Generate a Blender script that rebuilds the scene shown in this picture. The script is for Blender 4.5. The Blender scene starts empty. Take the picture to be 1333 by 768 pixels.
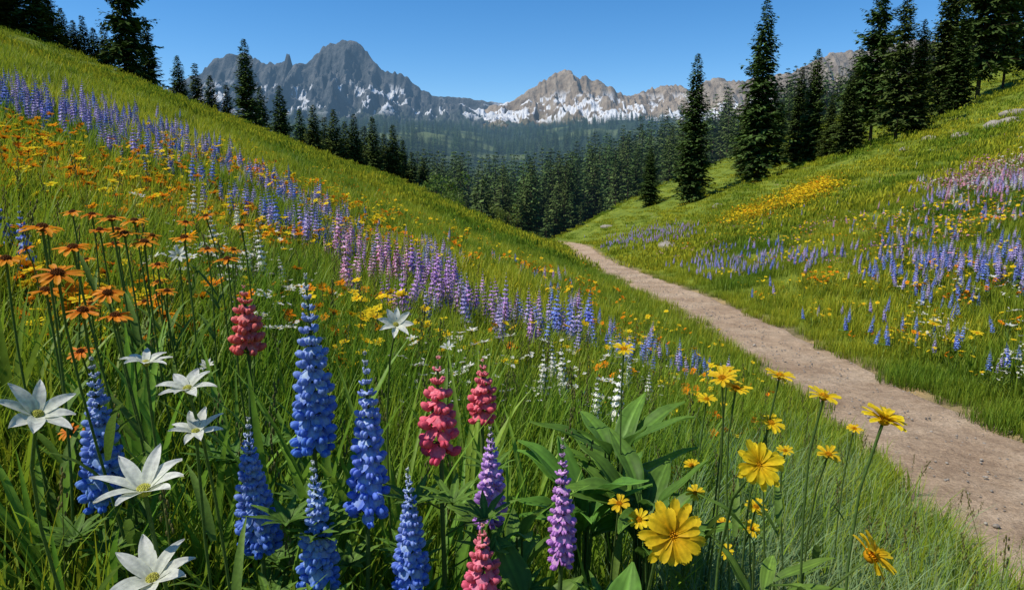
import bpy, math, random
import numpy as np
from mathutils import Vector, Matrix
rng=np.random.default_rng(7); random.seed(7)
sc=bpy.context.scene
LENS=24.0; F=LENS/36*1333; PITCH=math.atan(154/F)
cp,sp=math.cos(PITCH),math.sin(PITCH)
# ---------------------------------------------------------------- noise / terrain
TAB=rng.random(4096)
def vnoise(x,y,seed=0):
    x=np.asarray(x,float);y=np.asarray(y,float)
    xi=np.floor(x).astype(np.int64);yi=np.floor(y).astype(np.int64)
    fx=x-xi;fy=y-yi;fx=fx*fx*(3-2*fx);fy=fy*fy*(3-2*fy)
    def h(a,b): return TAB[((a*73856093)^(b*19349663)^(seed*83492791))&4095]
    return (h(xi,yi)*(1-fx)+h(xi+1,yi)*fx)*(1-fy)+(h(xi,yi+1)*(1-fx)+h(xi+1,yi+1)*fx)*fy
def fbm(x,y,o=4,seed=0):
    s=0;a=.5;t=0
    for i in range(o):
        s=s+a*vnoise(x*2**i,y*2**i,seed+i);t+=a;a*=.5
    return s/t
def ridged(x,y,o=4,seed=0):
    s=0;a=.5;t=0
    for i in range(o):
        s=s+a*(1-np.abs(2*vnoise(x*2**i,y*2**i,seed+i)-1));t+=a;a*=.5
    return s/t
def sstep(a,b,x):
    t=np.clip((x-a)/(b-a),0,1);return t*t*(3-2*t)
def xpath(y):
    y=np.asarray(y,float)
    return 3.0+.03*y+.25*np.sin(y*.16)*sstep(3,14,y)-.0035*np.clip(y-44,0,60)**2
def terrain(x,y):
    x=np.asarray(x,float);y=np.asarray(y,float)
    yc=np.clip(y,-60,1e9)
    s=x-xpath(np.clip(y,-60,75))
    d=np.clip(np.abs(s)-.66,0,None)
    d=np.sqrt(d*d+1)-1
    d=300*np.tanh(d/300)
    z=-1.6-.066*yc+np.where(s<0,.388,.385)*d
    r=np.sqrt(x*x+y*y)
    off=sstep(.7,3,np.abs(s))
    z=z+off*((fbm(x*.11,y*.11,3,11)-.5)*.9*sstep(4,25,r)+(fbm(x*.6,y*.6,2,21)-.5)*.12*sstep(1,6,r))
    yd=72+45*sstep(2,30,x)
    q=(y-yd)/5.0
    z=z-.36*5*np.where(q>20,q,np.log1p(np.exp(np.clip(q,-40,20))))
    cap=110-75*sstep(400,1500,y)
    v0=np.interp(y,[-500,0,150,300,600,1000,1500,2000,2600,9000],[-6,-8,-14,-24,-38,-16,45,105,150,150])
    dd=np.sqrt((x+5)**2+900)-30
    V=v0+cap*np.tanh(.25*dd/cap)+(fbm(x*.004,y*.004,4,5)-.5)*60*sstep(250,1200,y)+(fbm(x*.02,y*.02,3,9)-.5)*8*sstep(120,300,y)
    V=V+11*sstep(0,70,x)*sstep(140,230,y)*(1-sstep(350,600,y))
    k=3.0
    m=np.maximum(z,V);return m+k*np.log1p(np.exp(-np.abs(z-V)/k))*sstep(55,75,y)*.6
def raydir(u,v):
    a=(np.asarray(u,float)-666.5)/F;b=(384-np.asarray(v,float))/F
    return np.stack([a,cp+b*sp,-sp+b*cp],-1)
TS=np.geomspace(.5,260,260)
def hit(u,v,h=0.0):
    D=raydir(np.atleast_1d(u),np.atleast_1d(v))
    P=D[:,None,:]*TS[None,:,None]
    df=P[...,2]-(terrain(P[...,0],P[...,1])+h)
    below=df<0
    ok=below.any(1);i=np.clip(below.argmax(1),1,None)
    n=np.arange(len(D));a=df[n,i-1];b=df[n,i];w=a/(a-b+1e-9)
    t=TS[i-1]*(1-w)+TS[i]*w
    Q=D*t[:,None];return Q,ok
def at(u,v,depth): return raydir(u,v)*depth
# ---------------------------------------------------------------- mesh builder
class MB:
    def __init__(s): s.v=[];s.f=[];s.c=[];s.n=0
    def add(s,v,f,c):
        v=np.asarray(v,float);c=np.asarray(c,float)
        if c.ndim==1:c=np.tile(c,(len(v),1))
        s.v.append(v);s.c.append(c)
        n=s.n
        s.f.extend([tuple(i+n for i in q) for q in f]);s.n+=len(v)
    def mesh(s,name,mat,smooth=True):
        me=bpy.data.meshes.new(name);V=np.concatenate(s.v);C=np.concatenate(s.c)
        me.from_pydata(V.tolist(),[],s.f)
        a=me.color_attributes.new('col','FLOAT_COLOR','POINT')
        a.data.foreach_set('color',np.concatenate([C,np.ones((len(C),1))],1).astype(np.float32).ravel())
        if smooth: me.polygons.foreach_set('use_smooth',[True]*len(me.polygons))
        me.materials.append(mat);me.update();return me
def obj(name,me,loc=(0,0,0),coll=None,rot=None,scale=None):
    o=bpy.data.objects.new(name,me);o.location=loc
    if rot is not None:o.rotation_euler=rot
    if scale is not None:o.scale=scale
    (coll or sc.collection).objects.link(o);return o
def nrm(v): v=np.asarray(v,float);return v/(np.linalg.norm(v)+1e-12)
def frame(n):
    n=nrm(n);a=np.array([0,0,1.]) if abs(n[2])<.9 else np.array([1.,0,0])
    x=nrm(np.cross(a,n));y=np.cross(n,x);return np.stack([x,y,n],1)
def tube(mb,pts,rad,col,sides=5):
    pts=np.asarray(pts,float);n=len(pts);ang=np.arange(sides)*2*np.pi/sides
    vs=[]
    for i in range(n):
        t=pts[min(i+1,n-1)]-pts[max(i-1,0)];M=frame(t)
        vs.append(pts[i]+rad[i]*(np.cos(ang)[:,None]*M[:,0]+np.sin(ang)[:,None]*M[:,1]))
    f=[(i*sides+j,i*sides+(j+1)%sides,(i+1)*sides+(j+1)%sides,(i+1)*sides+j) for i in range(n-1) for j in range(sides)]
    mb.add(np.concatenate(vs),f,col)
def blade(mb,base,az,L,W,lean,bend,c0,c1,seg=4,fold=0.0):
    h=np.array([math.cos(az),math.sin(az),0]);t=np.array([-h[1],h[0],0])
    p=np.array(base,float);vs=[];cs=[]
    nc=3 if fold else 2
    for i in range(seg+1):
        s=i/seg;a=lean+bend*s*s
        w=W*.5*(min(1,.55+s*1.6) if s<.4 else 1)*(1-max(0,(s-.35)/.65)**1.8)
        w=max(w,W*.02)
        nn=-h*math.cos(a)+np.array([0,0,1])*math.sin(a)
        if nc==3: row=[p-t*w+nn*w*fold,p.copy(),p+t*w+nn*w*fold]
        else: row=[p-t*w,p+t*w]
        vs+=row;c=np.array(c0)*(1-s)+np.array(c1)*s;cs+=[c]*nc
        p=p+(h*math.sin(a)+np.array([0,0,1])*math.cos(a))*L/seg
    f=[(i*nc+j,i*nc+j+1,(i+1)*nc+j+1,(i+1)*nc+j) for i in range(seg) for j in range(nc-1)]
    mb.add(vs,f,cs)
def leafblade(mb,base,az,L,W,lean,bend,c0,c1,seg=7):
    h=np.array([math.cos(az),math.sin(az),0]);t=np.array([-h[1],h[0],0]);p=np.array(base,float);vs=[];cs=[]
    J=(-1,-.75,-.5,-.25,0,.25,.5,.75,1) if seg>5 else (-1,-.5,0,.5,1)
    m=len(J)
    for i in range(seg+1):
        s=i/seg;a=lean+bend*s
        w=W*.5*max(.04,math.sin(math.pi*min(1,s**.8*.97+.03)))**.8
        nn=-h*math.cos(a)+np.array([0,0,1])*math.sin(a)
        wav=math.sin(s*9+az*3)*.09*W
        for q,j in enumerate(J):
            vs.append(p+t*w*j+nn*(w*.38*abs(j)+wav*abs(j)+(.05*W if q%2 else 0)))
            cs.append((np.array(c0)*(1-s)+np.array(c1)*s)*(1.5 if j==0 else (.85 if q%2 else 1.08)))
        p=p+(h*math.sin(a)+np.array([0,0,1])*math.cos(a))*L/seg
    f=[(i*m+j,i*m+j+1,(i+1)*m+j+1,(i+1)*m+j) for i in range(seg) for j in range(m-1)]
    mb.add(vs,f,cs)
def ell(ns,nr):
    v=[(0,0,-1)];
    for i in range(1,nr):
        a=-math.pi/2+math.pi*i/nr
        for j in range(ns):
            b=2*math.pi*j/ns;v.append((math.cos(a)*math.cos(b),math.cos(a)*math.sin(b),math.sin(a)))
    v.append((0,0,1));f=[]
    for j in range(ns): f.append((0,1+(j+1)%ns,1+j))
    for i in range(nr-2):
        for j in range(ns):
            a=1+i*ns;f.append((a+j,a+(j+1)%ns,a+ns+(j+1)%ns,a+ns+j))
    a=1+(nr-2)*ns
    for j in range(ns): f.append((a+j,a+(j+1)%ns,len(v)-1))
    return np.array(v,float),f
EV,EF=ell(8,6);EV2,EF2=ell(5,3)
# pea-flower floret template : x outwards, z up ; key = brightness (>1 : paler)
def floret_template(hi=True):
    V=[];Fc=[];K=[]
    ev,ef=(EV,EF) if hi else (EV2,EF2)
    for sy in((-.10,.10) if hi else (0,)):
        w=ev*np.array([.44,.17 if hi else .3,.27])+np.array([.50,sy,.04])
        w[:,1]+=np.sign(sy)*w[:,0]*.05
        w[:,2]+=(w[:,0]-.3)*.12
        n=sum(map(len,V));V.append(w);Fc+=[tuple(i+n for i in q) for q in ef];K+=list(.74+.42*w[:,0])
    n=sum(map(len,V));g=[]
    R=6 if hi else 3;JJ=range(-3,4) if hi else (-2,2);jm=3 if hi else 2
    for i in range(R):
        s=i/(R-1)
        for j in JJ:
            y=j/jm*.50*math.sin(math.pi*(.16+.70*s))**.8
            g.append((.42-.34*s*s+abs(y)*-.5*s,y,.12+.78*s-(abs(j/jm)<.2)*.10*(s==1)))
            K.append(1.7-.35*s if abs(j)<=1 and hi else 1.15+.2*s*(abs(j)==jm))
    V.append(np.array(g));m=len(list(JJ))
    Fc+=[(n+i*m+j,n+i*m+j+1,n+(i+1)*m+j+1,n+(i+1)*m+j) for i in range(R-1) for j in range(m-1)]
    return np.concatenate(V),Fc,np.array(K)
FT=floret_template(True);FTL=floret_template(False)
def spike(mb,base,axis,L,R,cb,ct,tipc,hi=True,whorls=17,per=8,fl=1.0,pitch0=.0,pitch1=1.2,r=random):
    M=frame(axis);T=FT if hi else FTL
    off=r.random()*6
    bow=np.array([r.uniform(-1,1),r.uniform(-1,1),0])*L*.03
    ax=lambda t: base+M[:,2]*L*t+bow*math.sin(t*2.6)
    tube(mb,[ax(i/5*.97) for i in range(6)],[R*.10*(1-i/8) for i in range(6)],(.10,.18,.06),5)
    for w in range(whorls):
        t=(w/(whorls-1))**.94
        sc_=R*(1.0-.80*t**1.45)*(.85 if t<.05 else 1)
        n=per if t<.75 else max(4,per-1)
        pitch=pitch0+(pitch1-pitch0)*t**1.6
        for k in range(n):
            if r.random()<.04: continue
            a=off+w*2.4/per*2+k*2*math.pi/n+r.uniform(-.2,.2)
            pt=pitch+r.uniform(-.2,.2)
            s=sc_*fl*r.uniform(.82,1.12)*.62
            rad=M[:,0]*math.cos(a)+M[:,1]*math.sin(a)
            X=rad*math.cos(pt)+M[:,2]*math.sin(pt);Z=-rad*math.sin(pt)+M[:,2]*math.cos(pt);Y=np.cross(Z,X)
            rl=r.uniform(-.3,.3);Y,Z=Y*math.cos(rl)+Z*math.sin(rl),Z*math.cos(rl)-Y*math.sin(rl)
            b0=ax(t*.97+r.uniform(-.010,.010));o=b0+X*sc_*.36
            if hi and t<.8: tube(mb,[b0,o+X*s*.2],[sc_*.03]*2,(.12,.14,.12),3)
            v=T[0]*np.array([1,1,1 if t<.7 else .6])
            v=o+s*(v[:,:1]*X+v[:,1:2]*Y+v[:,2:3]*Z)
            c=np.array(cb)*(1-t)+np.array(ct)*t
            if t>.82: q=(t-.82)/.18;c=c*(1-q)+np.array(tipc)*q
            c=c*r.uniform(.82,1.18)
            K=T[2][:,None];col=c[None,:]*np.minimum(K,1.2)+np.clip(K-1.1,0,1)*.6*np.array([.75,.8,.85])*(.45 if cb[0]>.5 and cb[2]<.3 else 1)
            mb.add(v,T[1],np.clip(col,0,.88))
def petal(mb,o,R,T,N,L,W,a0,a1,c0,c1,seg=6,point=False,notch=0,cup=.15,cross=5):
    x=0;z=0;vs=[];cs=[];tw=random.uniform(-.25,.25)
    for i in range(seg+1):
        s=i/seg;a=a0+(a1-a0)*s
        if point: w=W*.5*(math.sin(math.pi*min(1,.14+.86*s))**.8 if s<1 else .03)
        else: w=W*.5*(.30+.70*math.sin(min(1,s*1.3)*math.pi/2))*(1 if s<.75 else (1-.55*((s-.75)/.25)**2))
        for j in range(cross):
            q=-1+2*j/(cross-1)
            xx=x;zz=z+cup*W*q*q+(.05*W if j%2 else 0)+q*w*tw*s
            if i==seg and notch: xx=x-notch*L*(1 if j%2==1 else (.5 if j in(0,cross-1) else 0))
            vs.append(o+R*xx+T*q*w+N*zz);cs.append((np.array(c0)*(1-s)+np.array(c1)*s)*(1 if j%2==0 else .84))
        x+=math.cos(a)*L/seg;z+=math.sin(a)*L/seg
    f=[(i*cross+j,i*cross+j+1,(i+1)*cross+j+1,(i+1)*cross+j) for i in range(seg) for j in range(cross-1)]
    mb.add(vs,f,cs)
def head(mb,o,n,D,np_,wr,a0,a1,c0,c1,cc,point=False,notch=0,seg=6,cross=5,rc=.14,r=random,layers=1):
    M=frame(n);o=np.asarray(o,float);L=D*.5*(1-rc*.5)
    off=r.random()*6
    for l in range(layers):
        for k in range(np_):
            a=off+(k+.5*l)*2*math.pi/np_+r.uniform(-.16,.16)
            R=M[:,0]*math.cos(a)+M[:,1]*math.sin(a);T=np.cross(M[:,2],R)
            q=r.uniform(.82,1.1)
            petal(mb,o+R*D*rc*.35+M[:,2]*(.004*l*D/.05+r.uniform(0,.01)*D),R,T,M[:,2],L*q*(1-.14*l),D*wr*r.uniform(.85,1.12),a0+r.uniform(-.2,.2)+l*.18,a1+r.uniform(-.4,.3),np.array(c0)*r.uniform(.88,1.05),np.array(c1)*r.uniform(.88,1.05),seg,point,notch,.16,cross)
    ev=(EV if seg>4 else EV2)*np.array([D*rc,D*rc,D*rc*.7])
    mb.add(o+ev@M.T,(EF if seg>4 else EF2),cc)
    if seg>4:
        for i in range(46):
            q=math.sqrt(i/46)*D*rc;a=i*2.4
            p=o+M[:,0]*q*math.cos(a)+M[:,1]*q*math.sin(a)+M[:,2]*(D*rc*.72*math.sqrt(max(0,1-(q/(D*rc))**2))+.0006)
            mb.add(p+(EV2*np.array([D*.014,D*.014,D*.036]))@M.T,EF2,np.array(cc)*r.uniform(.7,1.5))
def stemcurve(b,h,n=None,bow=.06,k=7):
    b=np.asarray(b,float);h=np.asarray(h,float);L=np.linalg.norm(h-b)
    m=b+(h-b)*.55+np.array([random.uniform(-1,1),random.uniform(-1,1),0])*bow*L
    if n is not None: m2=h-nrm(n)*L*.22
    else: m2=b+(h-b)*.8
    out=[]
    for i in range(k):
        t=i/(k-1);out.append((1-t)**3*b+3*(1-t)**2*t*m+3*(1-t)*t*t*m2+t**3*h)
    return out
# ---------------------------------------------------------------- materials
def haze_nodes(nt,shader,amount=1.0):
    """painted aerial perspective: blue emission mixed into surfaces, stronger with distance from the origin"""
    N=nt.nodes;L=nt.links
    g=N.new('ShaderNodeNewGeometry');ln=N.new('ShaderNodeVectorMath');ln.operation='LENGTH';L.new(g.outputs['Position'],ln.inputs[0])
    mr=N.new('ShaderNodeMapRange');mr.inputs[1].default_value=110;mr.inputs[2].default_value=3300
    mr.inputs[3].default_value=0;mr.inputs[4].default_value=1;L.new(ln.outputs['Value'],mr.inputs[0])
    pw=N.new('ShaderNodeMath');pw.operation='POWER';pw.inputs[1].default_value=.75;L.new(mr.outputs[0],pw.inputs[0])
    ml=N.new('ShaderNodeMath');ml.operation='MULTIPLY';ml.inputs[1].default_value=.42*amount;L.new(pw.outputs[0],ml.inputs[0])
    em=N.new('ShaderNodeEmission');em.inputs[0].default_value=(.18,.34,.54,1);em.inputs[1].default_value=.85  # airlight painted in as a blue glow of the surface itself
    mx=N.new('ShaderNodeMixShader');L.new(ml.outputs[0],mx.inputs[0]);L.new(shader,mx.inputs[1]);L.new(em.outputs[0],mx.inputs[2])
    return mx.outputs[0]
def plant_mat(name,transl=.3,rough=.5,spec=.25,patch=0,haze=0,var=.18,gain=1.0,fine=0,hvar=.02,plain=False):
    m=bpy.data.materials.new(name);m.use_nodes=True;nt=m.node_tree;N=nt.nodes;L=nt.links
    N.clear();out=N.new('ShaderNodeOutputMaterial')
    at_=N.new('ShaderNodeAttribute');at_.attribute_name='col'
    col=at_.outputs['Color']
    if var:
        oi=N.new('ShaderNodeObjectInfo')
        hs=N.new('ShaderNodeHueSaturation');L.new(col,hs.inputs['Color'])
        mr=N.new('ShaderNodeMapRange');mr.inputs[3].default_value=gain*(1-var);mr.inputs[4].default_value=gain*(1+var);L.new(oi.outputs['Random'],mr.inputs[0]);L.new(mr.outputs[0],hs.inputs['Value'])
        mh=N.new('ShaderNodeMapRange');mh.inputs[3].default_value=.5-hvar;mh.inputs[4].default_value=.5+hvar
        fr=N.new('ShaderNodeMath');fr.operation='MULTIPLY';fr.inputs[1].default_value=17.3;L.new(oi.outputs['Random'],fr.inputs[0])
        f2=N.new('ShaderNodeMath');f2.operation='FRACT';L.new(fr.outputs[0],f2.inputs[0]);L.new(f2.outputs[0],mh.inputs[0]);L.new(mh.outputs[0],hs.inputs['Hue'])
        col=hs.outputs[0]
    g=N.new('ShaderNodeNewGeometry')
    if patch:
        nz=N.new('ShaderNodeTexNoise');nz.inputs['Scale'].default_value=.24;nz.inputs['Detail'].default_value=4;L.new(g.outputs['Position'],nz.inputs['Vector'])
        rp=N.new('ShaderNodeValToRGB');e=rp.color_ramp.elements;e[0].position=.36;e[0].color=(.58,.78,.6,1);e[1].position=.62;e[1].color=(1.65,1.36,.9,1)
        L.new(nz.outputs[0],rp.inputs[0])
        mx=N.new('ShaderNodeMix');mx.data_type='RGBA';mx.blend_type='MULTIPLY';mx.inputs[0].default_value=patch
        L.new(col,mx.inputs[6]);L.new(rp.outputs[0],mx.inputs[7]);col=mx.outputs[2]
    if fine:
        nz=N.new('ShaderNodeTexNoise');nz.inputs['Scale'].default_value=fine;nz.inputs['Detail'].default_value=2;L.new(g.outputs['Position'],nz.inputs['Vector'])
        rp=N.new('ShaderNodeValToRGB');e=rp.color_ramp.elements;e[0].position=.3;e[0].color=(.78,.78,.8,1);e[1].position=.7;e[1].color=(1.15,1.15,1.12,1)
        L.new(nz.outputs[0],rp.inputs[0])
        mx=N.new('ShaderNodeMix');mx.data_type='RGBA';mx.blend_type='MULTIPLY';mx.inputs[0].default_value=1
        L.new(col,mx.inputs[6]);L.new(rp.outputs[0],mx.inputs[7]);col=mx.outputs[2]
    if plain:
        p=N.new('ShaderNodeBsdfDiffuse');L.new(col,p.inputs[0])
    else:
        p=N.new('ShaderNodeBsdfPrincipled');p.inputs['Roughness'].default_value=rough;p.inputs['Specular IOR Level'].default_value=spec
        L.new(col,p.inputs['Base Color'])
    sh=p.outputs[0]
    if transl>0:
        t=N.new('ShaderNodeBsdfTranslucent');L.new(col,t.inputs[0])
        mx=N.new('ShaderNodeMixShader');mx.inputs[0].default_value=transl;L.new(sh,mx.inputs[1]);L.new(t.outputs[0],mx.inputs[2]);sh=mx.outputs[0]
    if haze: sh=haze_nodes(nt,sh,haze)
    L.new(sh,out.inputs[0]);return m
M_grass=plant_mat('grass_blades',.42,.5,.2,patch=1,var=0)
M_gfar=plant_mat('grass_blades_short',.3,.7,.1,patch=1,var=0,plain=True)
M_leaf=plant_mat('leaf_green',.38,.5,.25,fine=60)
M_petal=plant_mat('petals',.35,.55,.15,var=.08,fine=220,hvar=.008)
M_petal2=plant_mat('petals_small',.3,.55,.15,var=.1,hvar=.01,plain=True)
M_needle=plant_mat('conifer_needles',0,.8,.1,var=.2,haze=0,plain=True)
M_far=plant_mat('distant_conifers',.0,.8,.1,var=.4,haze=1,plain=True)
def simple(name,build):
    m=bpy.data.materials.new(name);m.use_nodes=True;build(m.node_tree,m.node_tree.nodes['Principled BSDF'],m.node_tree.nodes['Material Output']);return m
def noise(nt,scale,detail=6,rough=.6,vec=None):
    n=nt.nodes.new('ShaderNodeTexNoise');n.inputs['Scale'].default_value=scale;n.inputs['Detail'].default_value=detail;n.inputs['Roughness'].default_value=rough
    if vec is not None: nt.links.new(vec,n.inputs['Vector'])
    return n.outputs[0]
def ramp(nt,src,els):
    r=nt.nodes.new('ShaderNodeValToRGB');cr=r.color_ramp
    while len(cr.elements)<len(els):cr.elements.new(.5)
    for e,(p,c) in zip(cr.elements,els): e.position=p;e.color=(*c,1)
    nt.links.new(src,r.inputs[0]);return r.outputs[0]
def mixc(nt,fac,a,b,mode='MIX'):
    m=nt.nodes.new('ShaderNodeMix');m.data_type='RGBA';m.blend_type=mode
    if isinstance(fac,float): m.inputs[0].default_value=fac
    else: nt.links.new(fac,m.inputs[0])
    for k,i in((a,6),(b,7)):
        if isinstance(k,tuple): m.inputs[i].default_value=(*k,1)
        else: nt.links.new(k,m.inputs[i])
    return m.outputs[2]
def bump(nt,p,h,strength,dist):
    b=nt.nodes.new('ShaderNodeBump');b.inputs['Strength'].default_value=strength;b.inputs['Distance'].default_value=dist
    nt.links.new(h,b.inputs['Height']);nt.links.new(b.outputs[0],p.inputs['Normal'])
def gpos(nt): return nt.nodes.new('ShaderNodeNewGeometry').outputs['Position']
def b_ground(nt,p,out):
    P=gpos(nt);a=nt.nodes.new('ShaderNodeAttribute');a.attribute_name='col'
    c=ramp(nt,noise(nt,1.2,5,.7,P),[(.3,(.5,.55,.5)),(.5,(1,1,1)),(.72,(1.5,1.4,1.2))])
    c=mixc(nt,1.0,a.outputs['Color'],c,'MULTIPLY')
    c2=ramp(nt,noise(nt,.15,4,.6,P),[(.3,(.7,.8,.7)),(.7,(1.3,1.2,1.0))])
    c=mixc(nt,1.0,c,c2,'MULTIPLY')
    nt.links.new(c,p.inputs['Base Color']);p.inputs['Roughness'].default_value=.95;p.inputs['Specular IOR Level'].default_value=.1
    bump(nt,p,noise(nt,3,5,.75,P),.8,.12)
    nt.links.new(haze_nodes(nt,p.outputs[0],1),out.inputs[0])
M_ground=simple('meadow_soil',b_ground)
def b_path(nt,p,out):
    P=gpos(nt)
    c=ramp(nt,noise(nt,1.1,6,.6,P),[(.3,(.38,.265,.175)),(.5,(.52,.385,.265)),(.75,(.62,.49,.355))])
    c=mixc(nt,1.0,c,ramp(nt,noise(nt,45,4,.7,P),[(.3,(.62,.6,.58)),(.55,(1,1,1)),(.75,(1.22,1.2,1.17))]),'MULTIPLY')
    c=mixc(nt,1.0,c,ramp(nt,noise(nt,7,5,.7,P),[(.35,(.78,.76,.74)),(.6,(1.1,1.1,1.1))]),'MULTIPLY')
    vo=nt.nodes.new('ShaderNodeTexVoronoi');vo.inputs['Scale'].default_value=38;nt.links.new(P,vo.inputs['Vector'])
    c=mixc(nt,ramp(nt,vo.outputs[0],[(.0,(.5,.5,.5)),(.22,(0,0,0))]),c,(.52,.46,.38))
    nt.links.new(c,p.inputs['Base Color']);p.inputs['Roughness'].default_value=.95;p.inputs['Specular IOR Level'].default_value=.15
    ad=nt.nodes.new('ShaderNodeMath');ad.operation='ADD';nt.links.new(noise(nt,5,8,.7,P),ad.inputs[0])
    m2=nt.nodes.new('ShaderNodeMath');m2.operation='MULTIPLY';m2.inputs[1].default_value=.35;nt.links.new(noise(nt,70,4,.7,P),m2.inputs[0]);nt.links.new(m2.outputs[0],ad.inputs[1])
    bump(nt,p,ad.outputs[0],.9,.07)
M_path=simple('dirt_path',b_path)
def b_rock(nt,p,out):
    P=gpos(nt)
    c=ramp(nt,noise(nt,9,8,.65,P),[(.3,(.16,.14,.12)),(.6,(.34,.31,.27)),(.8,(.45,.42,.38))])
    nt.links.new(c,p.inputs['Base Color']);p.inputs['Roughness'].default_value=.9;bump(nt,p,noise(nt,20,8,.7,P),.6,.03)
M_rock=simple('stone',b_rock)
def mountain_mat(name,dark,mid,light,snow0,zlo,zhi,slo,shi,hz=.75):
    def b(nt,p,out):
        g=nt.nodes.new('ShaderNodeNewGeometry');P=g.outputs['Position']
        mp=nt.nodes.new('ShaderNodeMapping');mp.inputs['Scale'].default_value=(1,1,.35);nt.links.new(P,mp.inputs[0])
        n1=noise(nt,.02,10,.65,mp.outputs[0])
        c=ramp(nt,n1,[(.32,dark),(.5,mid),(.68,light)])
        s=nt.nodes.new('ShaderNodeSeparateXYZ');nt.links.new(g.outputs['Normal'],s.inputs[0])
        z=nt.nodes.new('ShaderNodeSeparateXYZ');nt.links.new(P,z.inputs[0])
        def mrange(src,a,b_,lo=0.,hi=1.):
            m=nt.nodes.new('ShaderNodeMapRange');m.inputs[1].default_value=a;m.inputs[2].default_value=b_;m.inputs[3].default_value=lo;m.inputs[4].default_value=hi
            nt.links.new(src,m.inputs[0]);return m.outputs[0]
        def mul(a,b_):
            m=nt.nodes.new('ShaderNodeMath');m.operation='MULTIPLY';nt.links.new(a,m.inputs[0]);nt.links.new(b_,m.inputs[1]);return m.outputs[0]
        vz=mrange(z.outputs[2],zlo,zhi,1.,0.);vn=mrange(noise(nt,.012,8,.7,P),.38,.5)
        c=mixc(nt,mul(vz,vn),c,(.045,.075,.035))
        sn=mrange(noise(nt,.0062,5,.5,P),snow0,snow0+.02);sl=mrange(s.outputs[2],.54,.64)
        sb=mul(mrange(z.outputs[2],slo,slo+50,0.,1.),mrange(z.outputs[2],shi,shi+60,1.,0.))
        c=mixc(nt,mul(mul(sn,sl),sb),c,(.82,.84,.88))
        nt.links.new(c,p.inputs['Base Color']);p.inputs['Roughness'].default_value=.95;p.inputs['Specular IOR Level'].default_value=.1
        bump(nt,p,noise(nt,.035,10,.7,mp.outputs[0]),1.0,20)
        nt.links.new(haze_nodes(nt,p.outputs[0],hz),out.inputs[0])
    return simple(name,b)
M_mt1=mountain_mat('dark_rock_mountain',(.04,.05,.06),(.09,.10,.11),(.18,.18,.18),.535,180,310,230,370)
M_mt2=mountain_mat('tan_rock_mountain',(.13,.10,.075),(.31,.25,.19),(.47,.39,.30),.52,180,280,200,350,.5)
# ---------------------------------------------------------------- ground sheet
def grid_mesh(name,X,Y,Z,C,mat,wrap=False):
    nr,na=X.shape;me=bpy.data.meshes.new(name)
    V=np.stack([X,Y,Z],-1).reshape(-1,3)
    i,j=np.meshgrid(np.arange(nr-1),np.arange(na-1),indexing='ij')
    a=(i*na+j).ravel();q=np.stack([a,a+1,a+na+1,a+na],1)
    me.vertices.add(len(V));me.vertices.foreach_set('co',V.astype(np.float32).ravel())
    me.loops.add(len(q)*4);me.loops.foreach_set('vertex_index',q.astype(np.int32).ravel())
    me.polygons.add(len(q));me.polygons.foreach_set('loop_start',np.arange(0,len(q)*4,4,dtype=np.int32))
    me.polygons.foreach_set('use_smooth',[True]*len(q))
    me.update(calc_edges=True);me.validate()
    if C is not None:
        at_=me.color_attributes.new('col','FLOAT_COLOR','POINT');C=C.reshape(-1,3)
        at_.data.foreach_set('color',np.concatenate([C,np.ones((len(C),1))],1).astype(np.float32).ravel())
    me.materials.append(mat);return obj(name,me)
rr=np.concatenate([[0.0],np.geomspace(.25,9000,430)])
aa=np.concatenate([np.linspace(-math.pi,-1.0,50)[:-1],np.linspace(-1.0,1.0,380),np.linspace(1.0,math.pi,50)[1:]])
RR,AA=np.meshgrid(rr,aa,indexing='ij');X=RR*np.sin(AA);Y=RR*np.cos(AA);Z=terrain(X,Y)
def wleft(y): return .60+.30*(1-sstep(2.5,7,y))
s0=X-xpath(np.clip(Y,-60,75));s=np.where(s0<0,np.abs(s0)-(wleft(Y)-.6),s0)
s=np.abs(s);Z=Z-.05*(1-sstep(.5,.64,s))*(Y<80)-.03*((s0>-1)&(s0<0)&(Y<7))
far=sstep(85,150,Y+0*X)
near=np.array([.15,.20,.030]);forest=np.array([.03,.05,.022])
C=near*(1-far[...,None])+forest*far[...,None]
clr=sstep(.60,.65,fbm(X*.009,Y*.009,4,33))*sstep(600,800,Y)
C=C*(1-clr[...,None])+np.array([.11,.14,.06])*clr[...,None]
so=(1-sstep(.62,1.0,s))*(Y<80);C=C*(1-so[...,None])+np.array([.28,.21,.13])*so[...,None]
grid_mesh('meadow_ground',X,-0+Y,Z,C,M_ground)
ys=np.concatenate([np.arange(-12,20,.1),np.arange(20,75,.4)]);q=np.linspace(-1,1,17)
YY,QQ=np.meshgrid(ys,q,indexing='ij')
wl=wleft(ys)+.09*(fbm(ys*1.3,ys*0,3,3)-.5)*2;wr=.60+.09*(fbm(ys*1.3,ys*0+9,3,4)-.5)*2
W=np.where(QQ<0,wl[:,None],wr[:,None])
PX=xpath(YY)+QQ*W*1.05;PZ=terrain(PX,YY)
PZ=PZ-.012*(1-QQ**2)*1.6+(fbm(PX*2.2,YY*2.2,3,41)-.5)*.045+.016-.05*(np.abs(QQ)>.99)
grid_mesh('dirt_path',PX,YY,PZ,None,M_path)
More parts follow.
